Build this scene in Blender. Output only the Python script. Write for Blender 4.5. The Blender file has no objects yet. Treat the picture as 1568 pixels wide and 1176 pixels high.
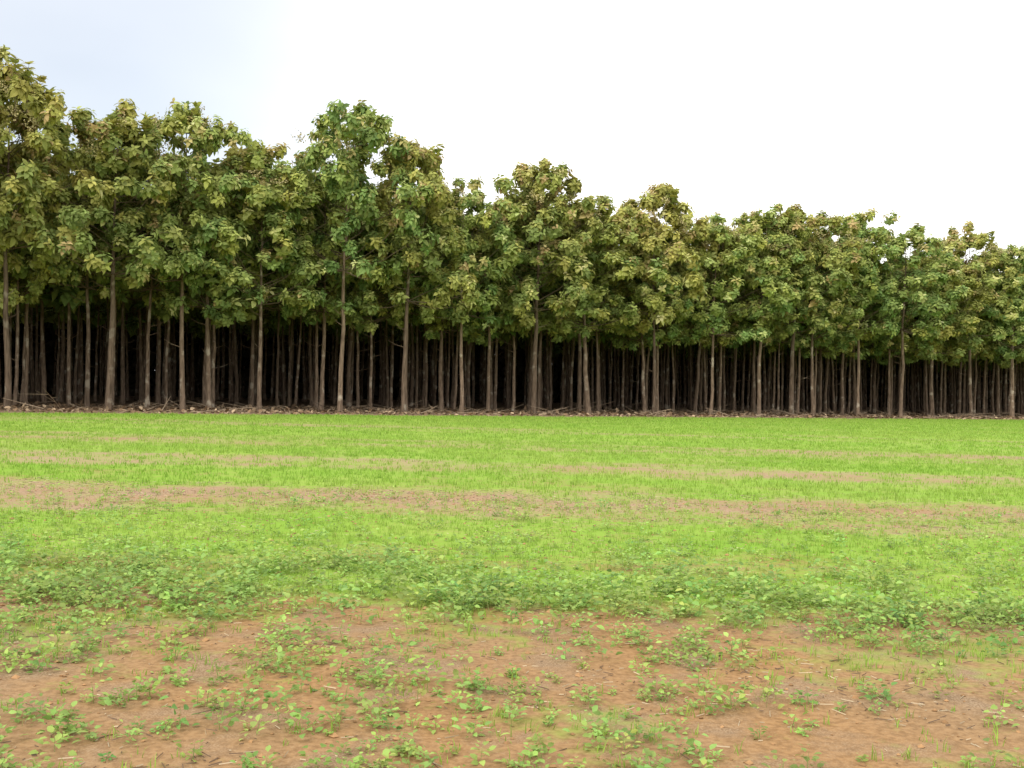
import bpy, math
import numpy as np
from mathutils import Vector, Matrix
R = np.random.RandomState(11)
sc = bpy.context.scene
sc.view_settings.view_transform='Standard'
sc.view_settings.look='None'
sc.view_settings.exposure=0

# ------------------------------------------------------------ helpers
def vnoise(x,y,seed=0):
    x=np.asarray(x,float); y=np.asarray(y,float)
    x,y=.819*x+.574*y,-.574*x+.819*y
    xi=np.floor(x).astype(np.int64); yi=np.floor(y).astype(np.int64)
    fx=x-xi; fy=y-yi
    fx=fx*fx*(3-2*fx); fy=fy*fy*(3-2*fy)
    def h(a,b):
        n=(a*374761393+b*668265263+seed*1442695041)&0x7fffffff
        n=((n^(n>>13))*1274126177)&0x7fffffff
        n=(n^(n>>16))
        return (n%100003)/100003.0
    return (h(xi,yi)*(1-fx)+h(xi+1,yi)*fx)*(1-fy)+(h(xi,yi+1)*(1-fx)+h(xi+1,yi+1)*fx)*fy
def fbm(x,y,seed=0,o=3):
    s=0;a=.5;t=0
    for k in range(o):
        s=s+a*vnoise(x*2**k,y*2**k,seed+k*7); t+=a; a*=.5
    return s/t
def sstep(a,b,x):
    t=np.clip((x-a)/(b-a),0,1); return t*t*(3-2*t)
def norm(v): return v/np.maximum(np.linalg.norm(v,axis=-1,keepdims=True),1e-9)

# the forest edge line
P0=np.array([-21.5,46.0]); U=np.array([0.848,0.531]); U/=np.linalg.norm(U); V=np.array([-U[1],U[0]])
def perp(x,y): return (x-P0[0])*V[0]+(y-P0[1])*V[1]     # >0 inside the forest

def gz(x,y):
    x=np.asarray(x,float); y=np.asarray(y,float)
    z=-0.008*np.clip(x,-200,200)
    near=1-sstep(10,45,np.abs(y))
    z=z+near*(0.05*(fbm(x*.5,y*.7,3)-.5)+0.010*(fbm(x*4,y*4,9)-.5))
    return z
def warp(x,y):
    return y+1.3*(fbm(x*.10,y*.10,21)-.5)+0.9*(fbm(x*.9,y*.9,22)-.5)+0.02*x*sstep(9,14,y)
def cover(x,y):
    yy=warp(x,y)
    ks=[(0,.32),(5.4,.28),(6.4,.30),(7.2,.46),(8.0,.78),(9.2,.88),(9.9,.98),(11.4,.98),(12.2,.60),(13.3,.38),(14.8,.50),(15.9,.92),(18.0,.92),(18.9,.66),(21.0,.57),(22.2,.92),(24.6,.92),(25.6,.68),(28,.63),(29.4,.94),(34,.94),(35.5,.80),(38,.78),(40,.95),(200,.95)]
    c=np.interp(yy,[k[0] for k in ks],[k[1] for k in ks])
    st=fbm(x*.25,y*.9,31)
    c=c+(st-.5)*.75*sstep(3,8,y)*np.where(c<.9,1,.5)
    pt=fbm(x*1.3,y*1.3,33)
    c=c+(pt-.5)*.6*(1-sstep(20,40,y))
    p=perp(x,y)+1.2*(fbm(x*.4,y*.4,41)-.5)
    c=c*(1-sstep(-5.0,-4.0,p))
    return np.clip(c,0,1)
def mulch(x,y):
    yy=warp(x,y)
    m=np.interp(yy,[0,10.5,12,15,16,17.5,18.5,22,23,200],[.08,.08,.8,.8,.3,.3,.9,.9,.9,.9])
    return np.clip(m*(.75+.6*(fbm(x*.6,y*.9,71)-.5)),0,1)

class Acc:
    def __init__(s): s.v=[];s.l=[];s.t=[];s.m=[];s.c=[];s.n=0
    def add_inst(s,tv,tf,M,O,C,mat=0):
        tv=np.asarray(tv,float); n=len(O)
        if n==0: return
        v=np.einsum('nij,kj->nki',M,tv)+O[:,None,:]
        lo=np.concatenate([np.array(f) for f in tf]); to=np.array([len(f) for f in tf])
        s.l.append((lo[None,:]+(np.arange(n)*len(tv))[:,None]).ravel()+s.n)
        s.t.append(np.tile(to,n)); s.m.append(np.full(n*len(tf),mat))
        s.v.append(v.reshape(-1,3)); s.c.append(np.repeat(C,len(tv),axis=0)); s.n+=n*len(tv)
    def add(s,v,f,c,mat=0):
        v=np.asarray(v,float)
        s.add_inst(v,f,np.eye(3)[None],np.zeros((1,3)),np.array([c],float),mat)
    def mesh(s,name,mats,smooth=False):
        me=bpy.data.meshes.new(name)
        v=np.concatenate(s.v);l=np.concatenate(s.l);t=np.concatenate(s.t);m=np.concatenate(s.m);c=np.concatenate(s.c)
        me.vertices.add(len(v)); me.vertices.foreach_set('co',v.astype(np.float32).ravel())
        me.loops.add(len(l)); me.loops.foreach_set('vertex_index',l.astype(np.int32))
        me.polygons.add(len(t)); st=np.concatenate([[0],np.cumsum(t)[:-1]])
        me.polygons.foreach_set('loop_start',st.astype(np.int32))
        me.polygons.foreach_set('loop_total',t.astype(np.int32))
        me.polygons.foreach_set('material_index',m.astype(np.int32))
        me.polygons.foreach_set('use_smooth',np.full(len(t),smooth))
        for mt in mats: me.materials.append(mt)
        a=me.color_attributes.new('tint','FLOAT_COLOR','POINT')
        a.data.foreach_set('color',np.hstack([c,np.ones((len(c),1))]).astype(np.float32).ravel())
        me.update(calc_edges=True); me.validate()
        return me
def link(name,me,parent=None):
    o=bpy.data.objects.new(name,me); sc.collection.objects.link(o)
    if parent: o.parent=parent
    return o
def frames(d,up_rand):
    """columns: x=dir, y=side, z=normal"""
    d=norm(d); s=norm(np.cross(up_rand,d)); n=np.cross(d,s)
    return np.stack([d,s,n],axis=2)

LEAF_V=[(0,0,0),(.33,.27,.05),(.35,0,0),(.33,-.27,.05),(.70,.22,-.05),(.72,0,-.10),(.70,-.22,-.05),(1,0,-.24)]
LEAF_F=[(0,2,1),(0,3,2),(1,2,5,4),(2,3,6,5),(4,5,7),(5,6,7)]
LOW_V=[(0,0,0),(.45,.3,.03),(.5,0,-.03),(.45,-.3,.03),(1,0,-.22)]
LOW_F=[(0,2,1),(0,3,2),(1,2,4),(2,3,4)]
BL_V=[(0,.5,0),(0,-.5,0),(.55,.4,.03),(.55,-.4,.03),(1,0,-.14)]
BL_F=[(0,1,3,2),(2,3,4)]

# ------------------------------------------------------------ materials
def newmat(name):
    m=bpy.data.materials.new(name); m.use_nodes=True; nt=m.node_tree; nt.nodes.clear()
    return m,nt,nt.nodes,nt.links
def leafmat(name,rough=.55,trans=.3,rand=.0,spec=.3):
    m,nt,N,L=newmat(name)
    out=N.new('ShaderNodeOutputMaterial'); at=N.new('ShaderNodeAttribute'); at.attribute_name='tint'
    hs=N.new('ShaderNodeHueSaturation'); oi=N.new('ShaderNodeObjectInfo')
    mr=N.new('ShaderNodeMapRange'); mr.inputs['To Min'].default_value=.5-.022*rand; mr.inputs['To Max'].default_value=.5+.022*rand
    L.new(oi.outputs['Random'],mr.inputs['Value']); L.new(mr.outputs[0],hs.inputs['Hue'])
    L.new(at.outputs['Color'],hs.inputs['Color'])
    p=N.new('ShaderNodeBsdfPrincipled'); p.inputs['Roughness'].default_value=rough
    p.inputs['Specular IOR Level'].default_value=spec
    L.new(hs.outputs[0],p.inputs['Base Color'])
    if trans>0:
        tr=N.new('ShaderNodeBsdfTranslucent'); mx=N.new('ShaderNodeMixShader'); mx.inputs[0].default_value=trans
        L.new(hs.outputs[0],tr.inputs['Color'])
        L.new(p.outputs[0],mx.inputs[1]); L.new(tr.outputs[0],mx.inputs[2]); L.new(mx.outputs[0],out.inputs[0])
    else: L.new(p.outputs[0],out.inputs[0])
    return m
M_leaf=leafmat('teak_leaf',.65,.35,1.0,.22)
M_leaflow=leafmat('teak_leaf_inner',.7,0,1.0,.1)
M_grass=leafmat('grass_blade',.6,.4)
M_weed=leafmat('weed_leaf',.6,.4)
def barkmat():
    m,nt,N,L=newmat('teak_bark')
    out=N.new('ShaderNodeOutputMaterial');p=N.new('ShaderNodeBsdfPrincipled');p.inputs['Roughness'].default_value=.9
    p.inputs['Specular IOR Level'].default_value=.1
    tc=N.new('ShaderNodeTexCoord'); oi=N.new('ShaderNodeObjectInfo')
    ad=N.new('ShaderNodeVectorMath'); ad.operation='ADD'
    L.new(tc.outputs['Object'],ad.inputs[0]); L.new(oi.outputs['Location'],ad.inputs[1])
    mp=N.new('ShaderNodeMapping'); mp.inputs['Scale'].default_value=(14,14,2.2); L.new(ad.outputs[0],mp.inputs[0])
    n1=N.new('ShaderNodeTexNoise'); n1.inputs['Scale'].default_value=1; n1.inputs['Detail'].default_value=5; L.new(mp.outputs[0],n1.inputs['Vector'])
    r1=N.new('ShaderNodeValToRGB'); e=r1.color_ramp.elements
    e[0].position=.3;e[0].color=(.105,.073,.050,1); e[1].position=.7;e[1].color=(.28,.205,.145,1)
    L.new(n1.outputs[0],r1.inputs[0])
    n2=N.new('ShaderNodeTexNoise'); n2.inputs['Scale'].default_value=1.6; n2.inputs['Detail'].default_value=4; L.new(ad.outputs[0],n2.inputs['Vector'])
    r2=N.new('ShaderNodeValToRGB'); e=r2.color_ramp.elements; e[0].position=.58;e[0].color=(0,0,0,1);e[1].position=.67;e[1].color=(.8,.8,.8,1)
    L.new(n2.outputs[0],r2.inputs[0])
    mx=N.new('ShaderNodeMixRGB'); mx.inputs[2].default_value=(.45,.39,.30,1); L.new(r2.outputs[0],mx.inputs[0]); L.new(r1.outputs[0],mx.inputs[1])
    mr=N.new('ShaderNodeMapRange'); mr.inputs['To Min'].default_value=.6; mr.inputs['To Max'].default_value=1.2; L.new(oi.outputs['Random'],mr.inputs['Value'])
    sc_=N.new('ShaderNodeVectorMath'); sc_.operation='SCALE'; L.new(mx.outputs[0],sc_.inputs[0]); L.new(mr.outputs[0],sc_.inputs['Scale'])
    b=N.new('ShaderNodeBump'); b.inputs['Strength'].default_value=.7; b.inputs['Distance'].default_value=.03; L.new(n1.outputs[0],b.inputs['Height'])
    L.new(sc_.outputs[0],p.inputs['Base Color']); L.new(b.outputs[0],p.inputs['Normal']); L.new(p.outputs[0],out.inputs[0])
    return m
M_bark=barkmat()
def tintmat(name,rough=.9):
    m,nt,N,L=newmat(name)
    out=N.new('ShaderNodeOutputMaterial');p=N.new('ShaderNodeBsdfPrincipled');p.inputs['Roughness'].default_value=rough
    p.inputs['Specular IOR Level'].default_value=.15
    at=N.new('ShaderNodeAttribute'); at.attribute_name='tint'
    n=N.new('ShaderNodeTexNoise'); n.inputs['Scale'].default_value=40
    mr=N.new('ShaderNodeMapRange'); mr.inputs['To Min'].default_value=.7; mr.inputs['To Max'].default_value=1.3; L.new(n.outputs[0],mr.inputs['Value'])
    mx=N.new('ShaderNodeVectorMath'); mx.operation='SCALE'; L.new(at.outputs['Color'],mx.inputs[0]); L.new(mr.outputs[0],mx.inputs['Scale'])
    L.new(mx.outputs[0],p.inputs['Base Color']); L.new(p.outputs[0],out.inputs[0])
    return m
M_dry=tintmat('dry_straw'); M_clod=tintmat('soil_clod'); M_flower=tintmat('teak_flower_panicle')
M_twig=tintmat('teak_twig')

def groundmat():
    m,nt,N,L=newmat('field_soil')
    out=N.new('ShaderNodeOutputMaterial');p=N.new('ShaderNodeBsdfPrincipled');p.inputs['Roughness'].default_value=.95
    p.inputs['Specular IOR Level'].default_value=.08
    tc=N.new('ShaderNodeTexCoord'); at=N.new('ShaderNodeAttribute'); at.attribute_name='tint'
    sep=N.new('ShaderNodeSeparateColor'); L.new(at.outputs['Color'],sep.inputs[0])
    def noise(s,d=4,vec=None):
        n=N.new('ShaderNodeTexNoise'); n.inputs['Scale'].default_value=s; n.inputs['Detail'].default_value=d
        L.new(vec or tc.outputs['Object'],n.inputs['Vector']); return n
    def ramp(src,a,ca,b,cb):
        r=N.new('ShaderNodeValToRGB'); e=r.color_ramp.elements; e[0].position=a;e[0].color=ca;e[1].position=b;e[1].color=cb
        L.new(src,r.inputs[0]); return r
    def mix(f,a,b):
        x=N.new('ShaderNodeMixRGB'); 
        for i,q in enumerate((f,a,b)):
            if isinstance(q,(tuple,float)): x.inputs[i].default_value=q
            else: L.new(q,x.inputs[i])
        return x.outputs[0]
    big=noise(.6,4); fine=noise(30,7); vf=noise(110,4)
    soil=ramp(big.outputs[0],.35,(.315,.175,.072,1),.65,(.285,.178,.090,1))
    f1=ramp(fine.outputs[0],.36,(.74,.72,.70,1),.62,(1.08,1.08,1.08,1))
    mul=N.new('ShaderNodeMixRGB'); mul.blend_type='MULTIPLY'; mul.inputs[0].default_value=1; L.new(soil.outputs[0],mul.inputs[1]); L.new(f1.outputs[0],mul.inputs[2])
    f2=ramp(vf.outputs[0],.56,(0,0,0,1),.68,(.4,.4,.4,1))
    s2=mix(f2.outputs[0],mul.outputs[0],(.38,.28,.165,1))
    tn=noise(2.3,7); tr=ramp(tn.outputs[0],.48,(0,0,0,1),.66,(.65,.65,.65,1))
    tcol=ramp(vf.outputs[0],.40,(.15,.10,.06,1),.62,(.34,.255,.17,1))
    s2=mix(tr.outputs[0],s2,tcol.outputs[0])
    mcol=ramp(fine.outputs[0],.36,(.29,.195,.125,1),.62,(.40,.295,.20,1))
    s2=mix(sep.outputs[2],s2,mcol.outputs[0])
    gn=noise(7,5)
    ma=N.new('ShaderNodeMath'); ma.operation='ADD'; L.new(sep.outputs[0],ma.inputs[0]); L.new(gn.outputs[0],ma.inputs[1])
    mr=N.new('ShaderNodeMapRange'); mr.inputs['From Min'].default_value=.84; mr.inputs['From Max'].default_value=1.42; L.new(ma.outputs[0],mr.inputs['Value'])
    gcol=ramp(big.outputs[0],.35,(.185,.325,.035,1),.65,(.25,.355,.06,1))
    c1=mix(mr.outputs[0],s2,gcol.outputs[0])
    ln=noise(9,6); lit=ramp(ln.outputs[0],.35,(.12,.078,.05,1),.68,(.33,.235,.155,1))
    c2=mix(sep.outputs[1],c1,lit.outputs[0])
    b=N.new('ShaderNodeBump'); b.inputs['Strength'].default_value=.4; b.inputs['Distance'].default_value=.009; L.new(fine.outputs[0],b.inputs['Height'])
    L.new(c2,p.inputs['Base Color']); L.new(b.outputs[0],p.inputs['Normal']); L.new(p.outputs[0],out.inputs[0])
    return m
M_ground=groundmat()

# ------------------------------------------------------------ ground sheet
xs=np.unique(np.concatenate([-np.geomspace(60,2500,18),np.arange(-60,-10,.5),np.arange(-10,10,.1),np.arange(10,60,.5),np.geomspace(60,2500,18)]))
ys=np.unique(np.concatenate([-np.geomspace(3,2500,14),np.arange(-2,3,.5),np.arange(3,14,.09),np.arange(14,60,.3),np.arange(60,110,1.),np.geomspace(110,2500,16)]))
X,Y=np.meshgrid(xs,ys); nx=len(xs);ny=len(ys)
Z=gz(X,Y)
C=cover(X,Y); pp=perp(X,Y)+1.0*(fbm(X*.5,Y*.5,77)-.5)
lit=sstep(-5.0,-3.0,pp); MU=mulch(X,Y)
verts=np.stack([X.ravel(),Y.ravel(),Z.ravel()],1)
ii=(np.arange(ny-1)[:,None]*nx+np.arange(nx-1)[None,:]).ravel()
faces=np.stack([ii,ii+1,ii+nx+1,ii+nx],1)
me=bpy.data.meshes.new('field_ground')
me.vertices.add(len(verts)); me.vertices.foreach_set('co',verts.astype(np.float32).ravel())
me.loops.add(faces.size); me.loops.foreach_set('vertex_index',faces.astype(np.int32).ravel())
me.polygons.add(len(faces)); me.polygons.foreach_set('loop_start',(np.arange(len(faces))*4).astype(np.int32)); me.polygons.foreach_set('loop_total',np.full(len(faces),4,np.int32))
me.polygons.foreach_set('use_smooth',np.ones(len(faces),bool))
a=me.color_attributes.new('tint','FLOAT_COLOR','POINT')
a.data.foreach_set('color',np.stack([C.ravel(),lit.ravel(),MU.ravel(),1+0*C.ravel()],1).astype(np.float32).ravel())
me.materials.append(M_ground); me.update(calc_edges=True); link('field_ground',me)

# ------------------------------------------------------------ teak tree variants
def tube(acc,pts,rad,sides,mat,col=(.13,.10,.065)):
    pts=np.array(pts,float); n=len(pts); vs=[];fs=[]
    for i in range(n):
        d=pts[min(i+1,n-1)]-pts[max(i-1,0)]; d/=np.linalg.norm(d)+1e-9
        a=np.cross(d,[.31,.95,.05] if abs(d[2])>.5 else [0,0,1.]); a/=np.linalg.norm(a); b=np.cross(d,a)
        for k in range(sides):
            t=2*math.pi*k/sides; vs.append(pts[i]+rad[i]*(math.cos(t)*a+math.sin(t)*b))
    for i in range(n-1):
        for k in range(sides):
            k2=(k+1)%sides; fs.append((i*sides+k,i*sides+k2,(i+1)*sides+k2,(i+1)*sides+k))
    acc.add(vs,fs,col,mat)

GREEN=np.array([.190,.272,.078]); YEL=np.array([.47,.455,.115])
def make_tree(name,seed,H=14.0,crown0=5.3,Rm=2.9,hue=0.5,nblob=112,low=False):
    r=np.random.RandomState(seed); A=Acc()
    n=14; zs=np.linspace(-.3,H*.93,n)
    wob=np.cumsum(r.normal(0,.03,(n,2)),axis=0); wob-=wob[0]
    lean=r.normal(0,.010,2)
    tp=np.stack([wob[:,0]+lean[0]*zs,wob[:,1]+lean[1]*zs,zs],1)
    rb=.088+.05*r.rand()
    rad=rb*(1-.88*np.clip(np.linspace(0,1,n)*1.15-.1,0,1)); rad[0]*=1.3
    tube(A,tp,rad,8 if low else 10,1)
    tube(A,[tp[0],tp[0]+[0,0,.35],tp[0]+[0,0,.8]],[rb*1.6,rb*1.2,rb*.95],10,1)
    def trunk_at(z): return np.array([np.interp(z,zs,tp[:,0]),np.interp(z,zs,tp[:,1]),z])
    for k in range(r.randint(1,4)):
        z=r.uniform(2.5,crown0); a=r.uniform(0,6.28); b=trunk_at(z); L=r.uniform(.3,1.1)
        tube(A,[b,b+[L*.6*math.cos(a),L*.6*math.sin(a),.15],b+[L*math.cos(a),L*math.sin(a),.35]],[.02,.014,.006],4,1)
    Os=[];Ds=[];Cs=[]
    lob=r.uniform(0,6.28,4)
    pk=r.uniform(-.1,.12,7)
    def env(s): return Rm*np.interp(s,[0,.10,.35,.6,.8,.92,1],np.array([.74,.98,1.0,.93,.76,.54,.22])+pk)
    if low: nblob=28
    for k in range(nblob):
        s=((k+.5)/nblob)**.88; s=np.clip(s+r.normal(0,.02),0,1)
        z=crown0+(H-.6-crown0)*s
        a=k*2.399+r.normal(0,.35)
        q_=r.rand(); 
        rr=env(s)*(1+.22*math.sin(2*a+lob[0]+3*s)+.18*math.sin(3*a+lob[1]-5*s))*(r.uniform(.12,.6) if q_<.25 else r.uniform(.68,1.06))
        c=trunk_at(min(z,H*.92))+[rr*math.cos(a),rr*math.sin(a),0]; c[2]=z+r.normal(0,.25)
        if s<.2: c[2]-=r.uniform(0,1.3)*r.rand()
        za=max(crown0-.2,z-rr*r.uniform(.4,.8)); b=trunk_at(min(za,H*.9))
        mid=(b*.5+c*.5)+[0,0,-.08*rr]
        if k%2==0 or low: tube(A,[b,mid,c],[.034*(1-.5*s),.02*(1-.5*s),.009],4 if not low else 3,3)
        br=r.uniform(.42,.80)*(1-.2*s)
        nr=int(r.uniform(8,13)) if not low else 5
        out=np.array([math.cos(a)*.6,math.sin(a)*.6,.3])
        dv=norm(r.normal(0,1,(nr,3))+out)
        ros=c+dv*br*r.uniform(.5,1.1,(nr,1))*np.array([1,1,.85])
        cv=r.normal(0,1)
        for q in range(nr):
            if q%4==0 and not low: tube(A,[c,ros[q]],[.011,.006],3,3)
            nl=r.randint(7,11) if not low else 6; ax=norm(dv[q]+np.array([0,0,.7])+r.normal(0,.2,3))
            ph=r.uniform(0,6.28)+np.arange(nl)*2.399
            sx=norm(np.cross(ax,[.3,.5,.81])); sy=np.cross(ax,sx)
            rise=np.linspace(-.35,.75,nl)+r.normal(0,.15,nl)
            d=norm(np.cos(ph)[:,None]*sx+np.sin(ph)[:,None]*sy+rise[:,None]*ax)
            d[:,2]-=.28; d=norm(d)
            Os.append(ros[q]-ax*.06+ax*np.linspace(-.1,.08,nl)[:,None]); 
            L=r.uniform(.25,.43)*np.interp(np.arange(nl),[0,nl-1],[1.1,.6])*r.uniform(.85,1.15,nl)*(2.0 if low else 1)
            Ds.append(np.hstack([d,L[:,None],np.tile(ax,(nl,1))]))
            yel=np.clip(.36+.16*cv+.34*(s-.40)+.18*r.normal()+hue-.5,0,1.05)
            g=GREEN*(1-yel)+YEL*yel
            if r.rand()<.02+.20*s**3: g=np.array([.47,.39,.16])
            if r.rand()<.08: g=np.array([.52,.57,.20])
            col=g*r.uniform(.82,1.18)*r.uniform(.78,1.22,(nl,1)); col[-2:]*=1.18
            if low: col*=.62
            Cs.append(np.minimum(col,.60))
    if not low:
      for k in range(r.randint(4,12)):
        a=r.uniform(0,6.28); rr=r.uniform(0,1.7); b=trunk_at(H*.9)+[rr*math.cos(a),rr*math.sin(a),-.2*rr]
        h=r.uniform(.4,1.35); top=b+[.15*math.cos(a),.15*math.sin(a),h]
        tube(A,[b-[0,0,.8],top],[.02,.008],4,3)
        for zf in np.arange(.0,1.01,.13):
            nl=7; ph=r.uniform(0,6.28)+np.arange(nl)*1.2566
            d=norm(np.stack([np.cos(ph),np.sin(ph),r.uniform(-.1,1.3,nl)],1))
            Os.append(np.tile(b+(top-b)*zf,(nl,1))); L=r.uniform(.20,.42,nl)
            Ds.append(np.hstack([d,L[:,None],np.tile([0,0,1.],(nl,1))]))
            yel=r.uniform(.1,.9); Cs.append((GREEN*(1-yel)+YEL*yel)*r.uniform(.8,1.2,(nl,1)))
    O=np.concatenate(Os);D=np.concatenate(Ds);Cc=np.concatenate(Cs)
    Mx=frames(D[:,:3],norm(D[:,4:7]+r.normal(0,.25,(len(D),3))))*D[:,3][:,None,None]
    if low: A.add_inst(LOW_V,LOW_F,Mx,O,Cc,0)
    else: A.add_inst(LEAF_V,LEAF_F,Mx,O,Cc,0)
    if not low:
        PO=[];PC=[]
        for k in range(r.randint(6,16)):
            s=r.uniform(.62,1); a=r.uniform(0,6.28); rr=env(s)*r.uniform(.65,.9)
            c=trunk_at(H*.9)*[1,1,0]+[rr*math.cos(a),rr*math.sin(a),crown0+(H-crown0)*s-.25]
            m=60; q=r.normal(0,1,(m,3))*[.15,.15,.13]
            PO.append(c+q); PC.append(np.array([.46,.40,.20])*r.uniform(.6,1.2,(m,1)))
        PO=np.concatenate(PO);PC=np.concatenate(PC)
        A.add_inst([(-.5,-.5,0),(.5,-.5,.2),(.5,.5,0),(-.5,.5,.2)],[(0,1,2,3)],frames(r.normal(0,1,(len(PO),3)),r.normal(0,1,(len(PO),3)))*.06,PO,PC,2)
    return A.mesh(name,[M_leaflow if low else M_leaf,M_bark,M_flower,M_twig])

variants=[make_tree('teak_tree_mesh_%d'%i,100+i*13,Rm=R.uniform(2.6,3.3),crown0=R.uniform(5.8,6.7),hue=R.uniform(.30,.68)) for i in range(11)]
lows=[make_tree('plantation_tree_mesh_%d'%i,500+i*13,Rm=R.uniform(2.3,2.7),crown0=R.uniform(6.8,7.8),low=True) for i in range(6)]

front=[(-19,14.2),(-15.2,14.0),(-11.4,14.4),(-7.5,14.3),(-3.5,14.2),(.3,14.8),(4.4,13.4),(7.8,14.3),(11.3,12.7),(15.3,15.4),(18.6,14.0),(22.4,12.3),(26.5,14.0),(30.6,12.4),(35.3,13.8),(39.7,12.2),
 (43.9,13.3),(46.6,13.6),(48.9,12.0),(52.9,13.9),(57.2,13.3),(61.3,11.6),(65.6,14.2),(69.8,13.2),(73.8,13.5),(78,13.1),(82,13.6),(86,13.2),(90,13.4)]
for i,(t,h) in enumerate(front):
    p=P0+U*t+V*R.normal(0,.3)
    o=link('teak_tree',variants[(i*4+1)%11]); o.location=(p[0],p[1],float(gz(p[0],p[1])))
    s=h/14.1; w=R.uniform(.92,1.18); o.scale=(w,w,s); o.rotation_euler=(R.normal(0,.008),R.normal(0,.008),R.uniform(0,6.28))
plant=bpy.data.objects.new('teak_plantation',None); sc.collection.objects.link(plant)
cnt=0
for row in range(1,14):
    t=-30+R.uniform(0,2.5)
    tmax=95+row*4
    while t<tmax:
        t+=2.2*R.uniform(.55,1.4)
        p=P0+U*t+V*(row*2.9+R.normal(0,.5))
        o=link('plantation_tree',variants[R.randint(11)] if row==1 else lows[R.randint(6)],plant); o.location=(p[0],p[1],float(gz(p[0],p[1])))
        w=R.uniform(.82,1.0); o.scale=(w,w,R.uniform(.78,.90)); o.rotation_euler=(R.normal(0,.012),R.normal(0,.012),R.uniform(0,6.28)); cnt+=1
print('plantation trees',cnt)

# dark leaf screen added behind the plantation to block sky between trunks
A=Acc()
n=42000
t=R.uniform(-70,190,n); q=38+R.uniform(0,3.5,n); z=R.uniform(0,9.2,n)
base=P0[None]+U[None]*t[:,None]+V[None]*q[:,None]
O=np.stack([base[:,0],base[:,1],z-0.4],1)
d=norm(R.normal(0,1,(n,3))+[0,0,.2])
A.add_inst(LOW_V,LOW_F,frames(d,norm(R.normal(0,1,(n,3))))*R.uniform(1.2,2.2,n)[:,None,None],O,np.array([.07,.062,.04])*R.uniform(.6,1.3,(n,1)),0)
link('added_leaf_screen',A.mesh('added_leaf_screen',[M_dry]))

# ------------------------------------------------------------ field vegetation
def blades(acc,cx,cy,nb,h,w,spread,colf):
    n=len(cx); x=np.repeat(cx,nb)+R.normal(0,spread,n*nb); y=np.repeat(cy,nb)+R.normal(0,spread,n*nb)
    H=np.repeat(h,nb)*R.uniform(.6,1.15,n*nb); W=np.repeat(w,nb) if np.ndim(w) else np.full(n*nb,w)
    az=R.uniform(0,6.283,n*nb); lean=R.uniform(.05,.6,n*nb)
    d=norm(np.stack([np.cos(az)*lean,np.sin(az)*lean,np.ones(n*nb)],1))
    M=frames(d,norm(np.stack([np.cos(az),np.sin(az),0*az],1)*-1+[0,0,.01]))
    M[:,:,0]*=H[:,None]; M[:,:,1]*=W[:,None]; M[:,:,2]*=H[:,None]
    O=np.stack([x,y,gz(x,y)-.005],1)
    acc.add_inst(BL_V,BL_F,M,O,colf(n*nb,np.repeat(cx,nb),np.repeat(cy,nb)),0)
def gcol(n,x,y):
    f=fbm(x*.35,y*.6,55)[:,None]; 
    c=np.array([.21,.385,.038])*(1-f)+np.array([.33,.43,.085])*f
    return c*R.uniform(.72,1.25,(n,1))
G=Acc()
def region(x0,x1,y0,y1,den,power=1.6):
    n=int((x1-x0)*(y1-y0)*den); x=R.uniform(x0,x1,n); y=R.uniform(y0,y1,n)
    k=R.rand(n)<cover(x,y)**power*(perp(x,y)<-3.5); return x[k],y[k]
x,y=region(-9,9,2.5,15,150,1.45); blades(G,x,y,5,R.uniform(.03,.085,len(x)),.0055,.016,gcol)
x,y=region(-20,20,15,30,60,2.0); blades(G,x,y,5,R.uniform(.05,.10,len(x)),.011,.04,gcol)
x,y=region(-36,50,30,82,22,2.0); blades(G,x,y,4,R.uniform(.06,.11,len(x)),.02,.08,gcol)
link('sown_grass',G.mesh('sown_grass',[M_grass]))

# broad-leaved weed seedlings
W=Acc()
n=int(20*12*120); x=R.uniform(-10,10,n); y=R.uniform(2.5,14.5,n)
yw=y+1.0*(fbm(x*.5,y*.5,93)-.5)
band=np.interp(yw,[2.5,5.6,6.5,7.2,9.0,9.9,11.2,14.5],[.50,.42,.52,.98,.80,.22,.12,.08])
cl=sstep(.36,.62,fbm(x*1.6,y*1.6,91))*.85+.20
k=R.rand(n)<band*cl; x=x[k];y=y[k]; n=len(x)
bandsz=np.interp(y,[2.5,6,7.4,9.2,10.2,14.5],[.85,.95,1.5,1.35,1.0,1.0])
sz=(.3+.95*R.rand(n)**1.5)*bandsz
nl=18
X1=np.repeat(x,nl);Y1=np.repeat(y,nl);S=np.repeat(sz,nl); j=np.tile(np.arange(nl),n)
hh=S*.105*(j+1)/nl*R.uniform(.5,1.2,n*nl)
az=j*2.399+np.repeat(R.uniform(0,6.28,n),nl)
off=S*R.uniform(.0,.07,n*nl)
O=np.stack([X1+np.cos(az)*off,Y1+np.sin(az)*off,gz(X1,Y1)+hh],1)
d=norm(np.stack([np.cos(az),np.sin(az),R.uniform(-.1,.9,n*nl)],1))
M=frames(d,norm(np.array([0,0,1.])+R.normal(0,.35,(n*nl,3))))*((.4+.6*S)*R.uniform(.020,.048,n*nl))[:,None,None]
M[:,:,1]*=1.15
pc=np.array([.29,.42,.10])*R.uniform(.72,1.28,(n,1))+R.normal(0,.03,(n,3))*[1,.4,.2]
W.add_inst(LEAF_V,LEAF_F,M,O,np.clip(np.repeat(pc,nl,axis=0)*R.uniform(.75,1.25,(n*nl,1)),.01,1),0)
O=np.stack([x,y,gz(x,y)-.01],1); d=norm(np.array([0,0,1.])+R.normal(0,.12,(n,3)))
M=frames(d,norm(R.normal(0,1,(n,3)))); M[:,:,0]*=(sz*.11)[:,None]; M[:,:,1]*=.005; M[:,:,2]*=.02
W.add_inst(BL_V,BL_F,M,O,np.full((n,3),1)*[.25,.30,.10],0)
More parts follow.
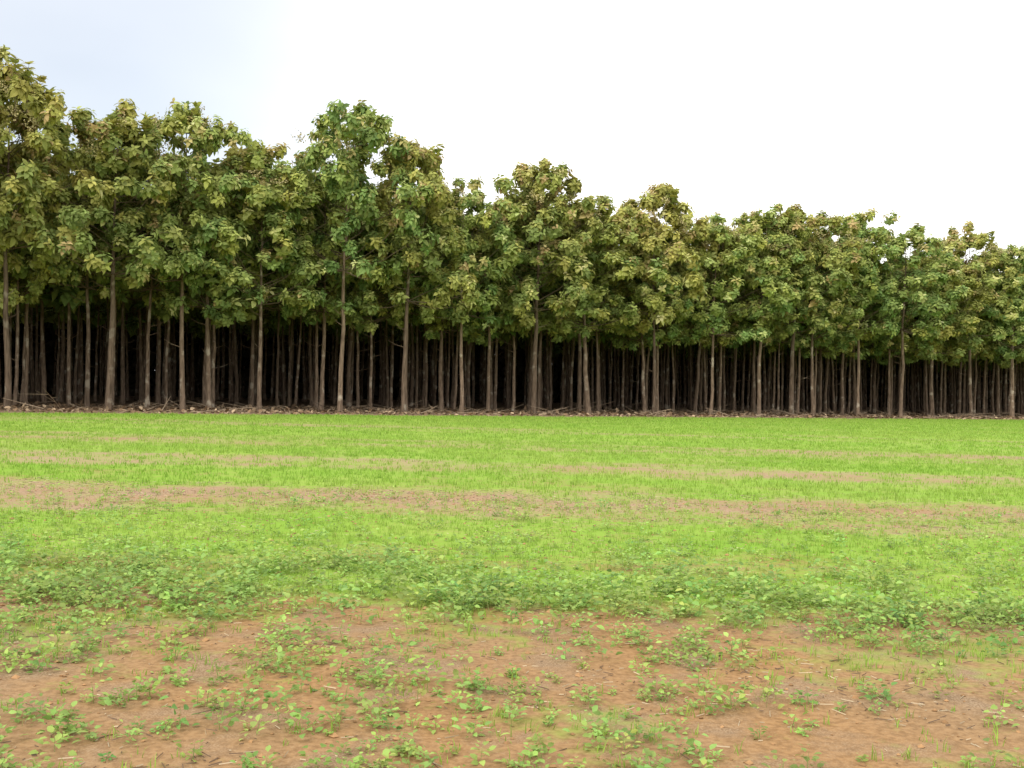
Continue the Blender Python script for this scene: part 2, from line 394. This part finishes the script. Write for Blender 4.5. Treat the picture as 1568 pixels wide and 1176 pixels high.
link('weed_seedlings',W.mesh('weed_seedlings',[M_weed]))

# straw residue and twigs lying on the soil
S_=Acc(); n=46000
x=R.uniform(-10,10,n); y=R.uniform(2.5,16,n)
k=R.rand(n)<(.12+.88*sstep(.45,.65,fbm(x*1.1,y*1.4,66))); x=x[k];y=y[k];n=len(x); az=R.uniform(0,6.28,n)
M=frames(norm(np.stack([np.cos(az),np.sin(az),R.normal(0,.12,n)],1)),np.tile([0,0,1.],(n,1)))
M[:,:,0]*=(.012+.07*R.rand(n)**2.2)[:,None]; M[:,:,1]*=R.uniform(.0015,.0045,n)[:,None]; M[:,:,2]*=.007
cc=np.where(R.rand(n,1)<.4,np.array([[.46,.37,.25]]),np.array([[.14,.095,.065]]))*R.uniform(.7,1.2,(n,1))
S_.add_inst([(0,.5,0),(0,-.5,0),(0,0,.5),(1,.5,0),(1,-.5,0),(1,0,.5)],[(0,2,5,3),(2,1,4,5),(0,1,2),(3,5,4)],M,np.stack([x,y,gz(x,y)+.004],1),cc)
link('straw_residue',S_.mesh('straw_residue',[M_dry]))
K=Acc(); n=7000
x=R.uniform(-10,10,n); y=R.uniform(2.5,15,n)
ov=[(1,0,0),(.3,.95,0),(-.8,.6,.1),(-.8,-.6,0),(.3,-.95,.1),(0.1,0,.7),(0,0,-.6)]
of=[(0,1,5),(1,2,5),(2,3,5),(3,4,5),(4,0,5),(1,0,6),(2,1,6),(3,2,6),(4,3,6),(0,4,6)]
sz=np.abs(R.normal(0,.008,n))+.004
K.add_inst(ov,of,frames(norm(R.normal(0,1,(n,3))*[1,1,.2]),np.tile([0,0,1.],(n,1)))*sz[:,None,None],np.stack([x,y,gz(x,y)+.002],1),np.array([.33,.19,.09])*R.uniform(.7,1.2,(n,1)))
link('soil_clods',K.mesh('soil_clods',[M_clod]))

# fallen leaves + brushwood along the forest edge
Lf=Acc(); n=16000
t=R.uniform(-30,110,n); q=R.uniform(-4.2,9,n); b=P0[None]+U[None]*t[:,None]+V[None]*q[:,None]
M=frames(norm(R.normal(0,1,(n,3))*[1,1,.35]),norm(R.normal(0,.4,(n,3))+[0,0,1]))*R.uniform(.15,.34,n)[:,None,None]
cl=np.where(R.rand(n,1)<.6,np.array([[.22,.145,.085]]),np.array([[.42,.31,.20]]))*R.uniform(.5,1.2,(n,1))
Lf.add_inst(LEAF_V,LEAF_F,M,np.stack([b[:,0],b[:,1],gz(b[:,0],b[:,1])+.04],1),cl)
link('leaf_litter',Lf.mesh('leaf_litter',[M_dry]))
B=Acc()
for i in range(420):
    t=R.uniform(-25,90); q=R.uniform(-3.2,2.5) if i%3 else R.uniform(1,7)
    b=P0+U*t+V*q; z=float(gz(b[0],b[1])); az=R.uniform(0,6.28); L=R.uniform(.4,2.2)*(1.6 if R.rand()<.1 else 1)
    e=np.array([math.cos(az)*L,math.sin(az)*L,R.uniform(0,.3)*L])
    s=np.array([b[0],b[1],z+.03]); r0=R.uniform(.008,.028)
    g=R.uniform(.4,1.2); c=(.34*g,.26*g,.18*g)
    m=s+e*.5+R.normal(0,.07,3)*[1,1,.5]
    tube(B,[s,m,s+e],[r0,r0*.7,r0*.3],5,0,c)
    for k in range(R.randint(0,4)):
        f=R.uniform(.3,.9); w=e*R.uniform(.2,.4)+R.normal(0,.25,3)*L*.5; w[2]=abs(w[2])*.6
        tube(B,[s+e*f,s+e*f+w],[r0*.5,r0*.2],4,0,c)
link('fallen_branches',B.mesh('fallen_branches',[M_dry]))

# ------------------------------------------------------------ world, sun
sun_dir=norm(np.array([-.50,-.80,.80]))
el=math.asin(sun_dir[2]); rot=math.atan2(sun_dir[0],sun_dir[1])
w=bpy.data.worlds.new('World'); sc.world=w; w.use_nodes=True; nt=w.node_tree; N=nt.nodes; L=nt.links; N.clear()
out=N.new('ShaderNodeOutputWorld'); b1=N.new('ShaderNodeBackground'); b2=N.new('ShaderNodeBackground'); mx=N.new('ShaderNodeMixShader')
sky=N.new('ShaderNodeTexSky'); sky.sky_type='NISHITA'; sky.sun_disc=False; sky.sun_elevation=el; sky.sun_rotation=rot; sky.air_density=1; sky.dust_density=2.5
L.new(sky.outputs[0],b1.inputs[0]); b1.inputs[1].default_value=.15
b2.inputs[0].default_value=(1,.99,.975,1); b2.inputs[1].default_value=1.7
tc=N.new('ShaderNodeTexCoord'); nz=N.new('ShaderNodeTexNoise'); nz.inputs['Scale'].default_value=2.4; nz.inputs['Detail'].default_value=4
mp=N.new('ShaderNodeMapping'); mp.inputs['Scale'].default_value=(1,1,2.0); L.new(tc.outputs['Generated'],mp.inputs[0]); L.new(mp.outputs[0],nz.inputs['Vector'])
dt=N.new('ShaderNodeVectorMath'); dt.operation='DOT_PRODUCT'; L.new(tc.outputs['Generated'],dt.inputs[0]); dt.inputs[1].default_value=tuple(norm(np.array([-.50,1,.30])))
m1=N.new('ShaderNodeMapRange'); m1.interpolation_type='SMOOTHSTEP'; m1.inputs['From Min'].default_value=.90; m1.inputs['From Max'].default_value=1.0; m1.inputs['To Min'].default_value=0; m1.inputs['To Max'].default_value=.66; L.new(dt.outputs['Value'],m1.inputs['Value'])
m2=N.new('ShaderNodeMapRange'); m2.inputs['From Min'].default_value=.1; m2.inputs['From Max'].default_value=.6; m2.inputs['To Min'].default_value=.75; L.new(nz.outputs[0],m2.inputs['Value'])
mu=N.new('ShaderNodeMath'); mu.operation='MULTIPLY'; L.new(m1.outputs[0],mu.inputs[0]); L.new(m2.outputs[0],mu.inputs[1])
L.new(mu.outputs[0],mx.inputs[0]); L.new(b2.outputs[0],mx.inputs[1]); L.new(b1.outputs[0],mx.inputs[2]); L.new(mx.outputs[0],out.inputs[0])
sd=bpy.data.lights.new('sun','SUN'); sd.energy=2.3; sd.angle=math.radians(28); sd.color=(1,.96,.88)
so=bpy.data.objects.new('sun',sd); sc.collection.objects.link(so)
so.rotation_euler=Vector(sun_dir).to_track_quat('Z','Y').to_euler()

# ------------------------------------------------------------ camera
cd=bpy.data.cameras.new('camera'); cd.lens=38.6; cd.sensor_width=36; cd.clip_end=6000; cd.clip_start=.05
co=bpy.data.objects.new('camera',cd); sc.collection.objects.link(co); sc.camera=co
fwd=Matrix.Rotation(math.radians(90.1),4,'X'); roll=Matrix.Rotation(math.radians(.94),4,'Z')
co.matrix_world=Matrix.Translation((0,0,1.5))@fwd@roll
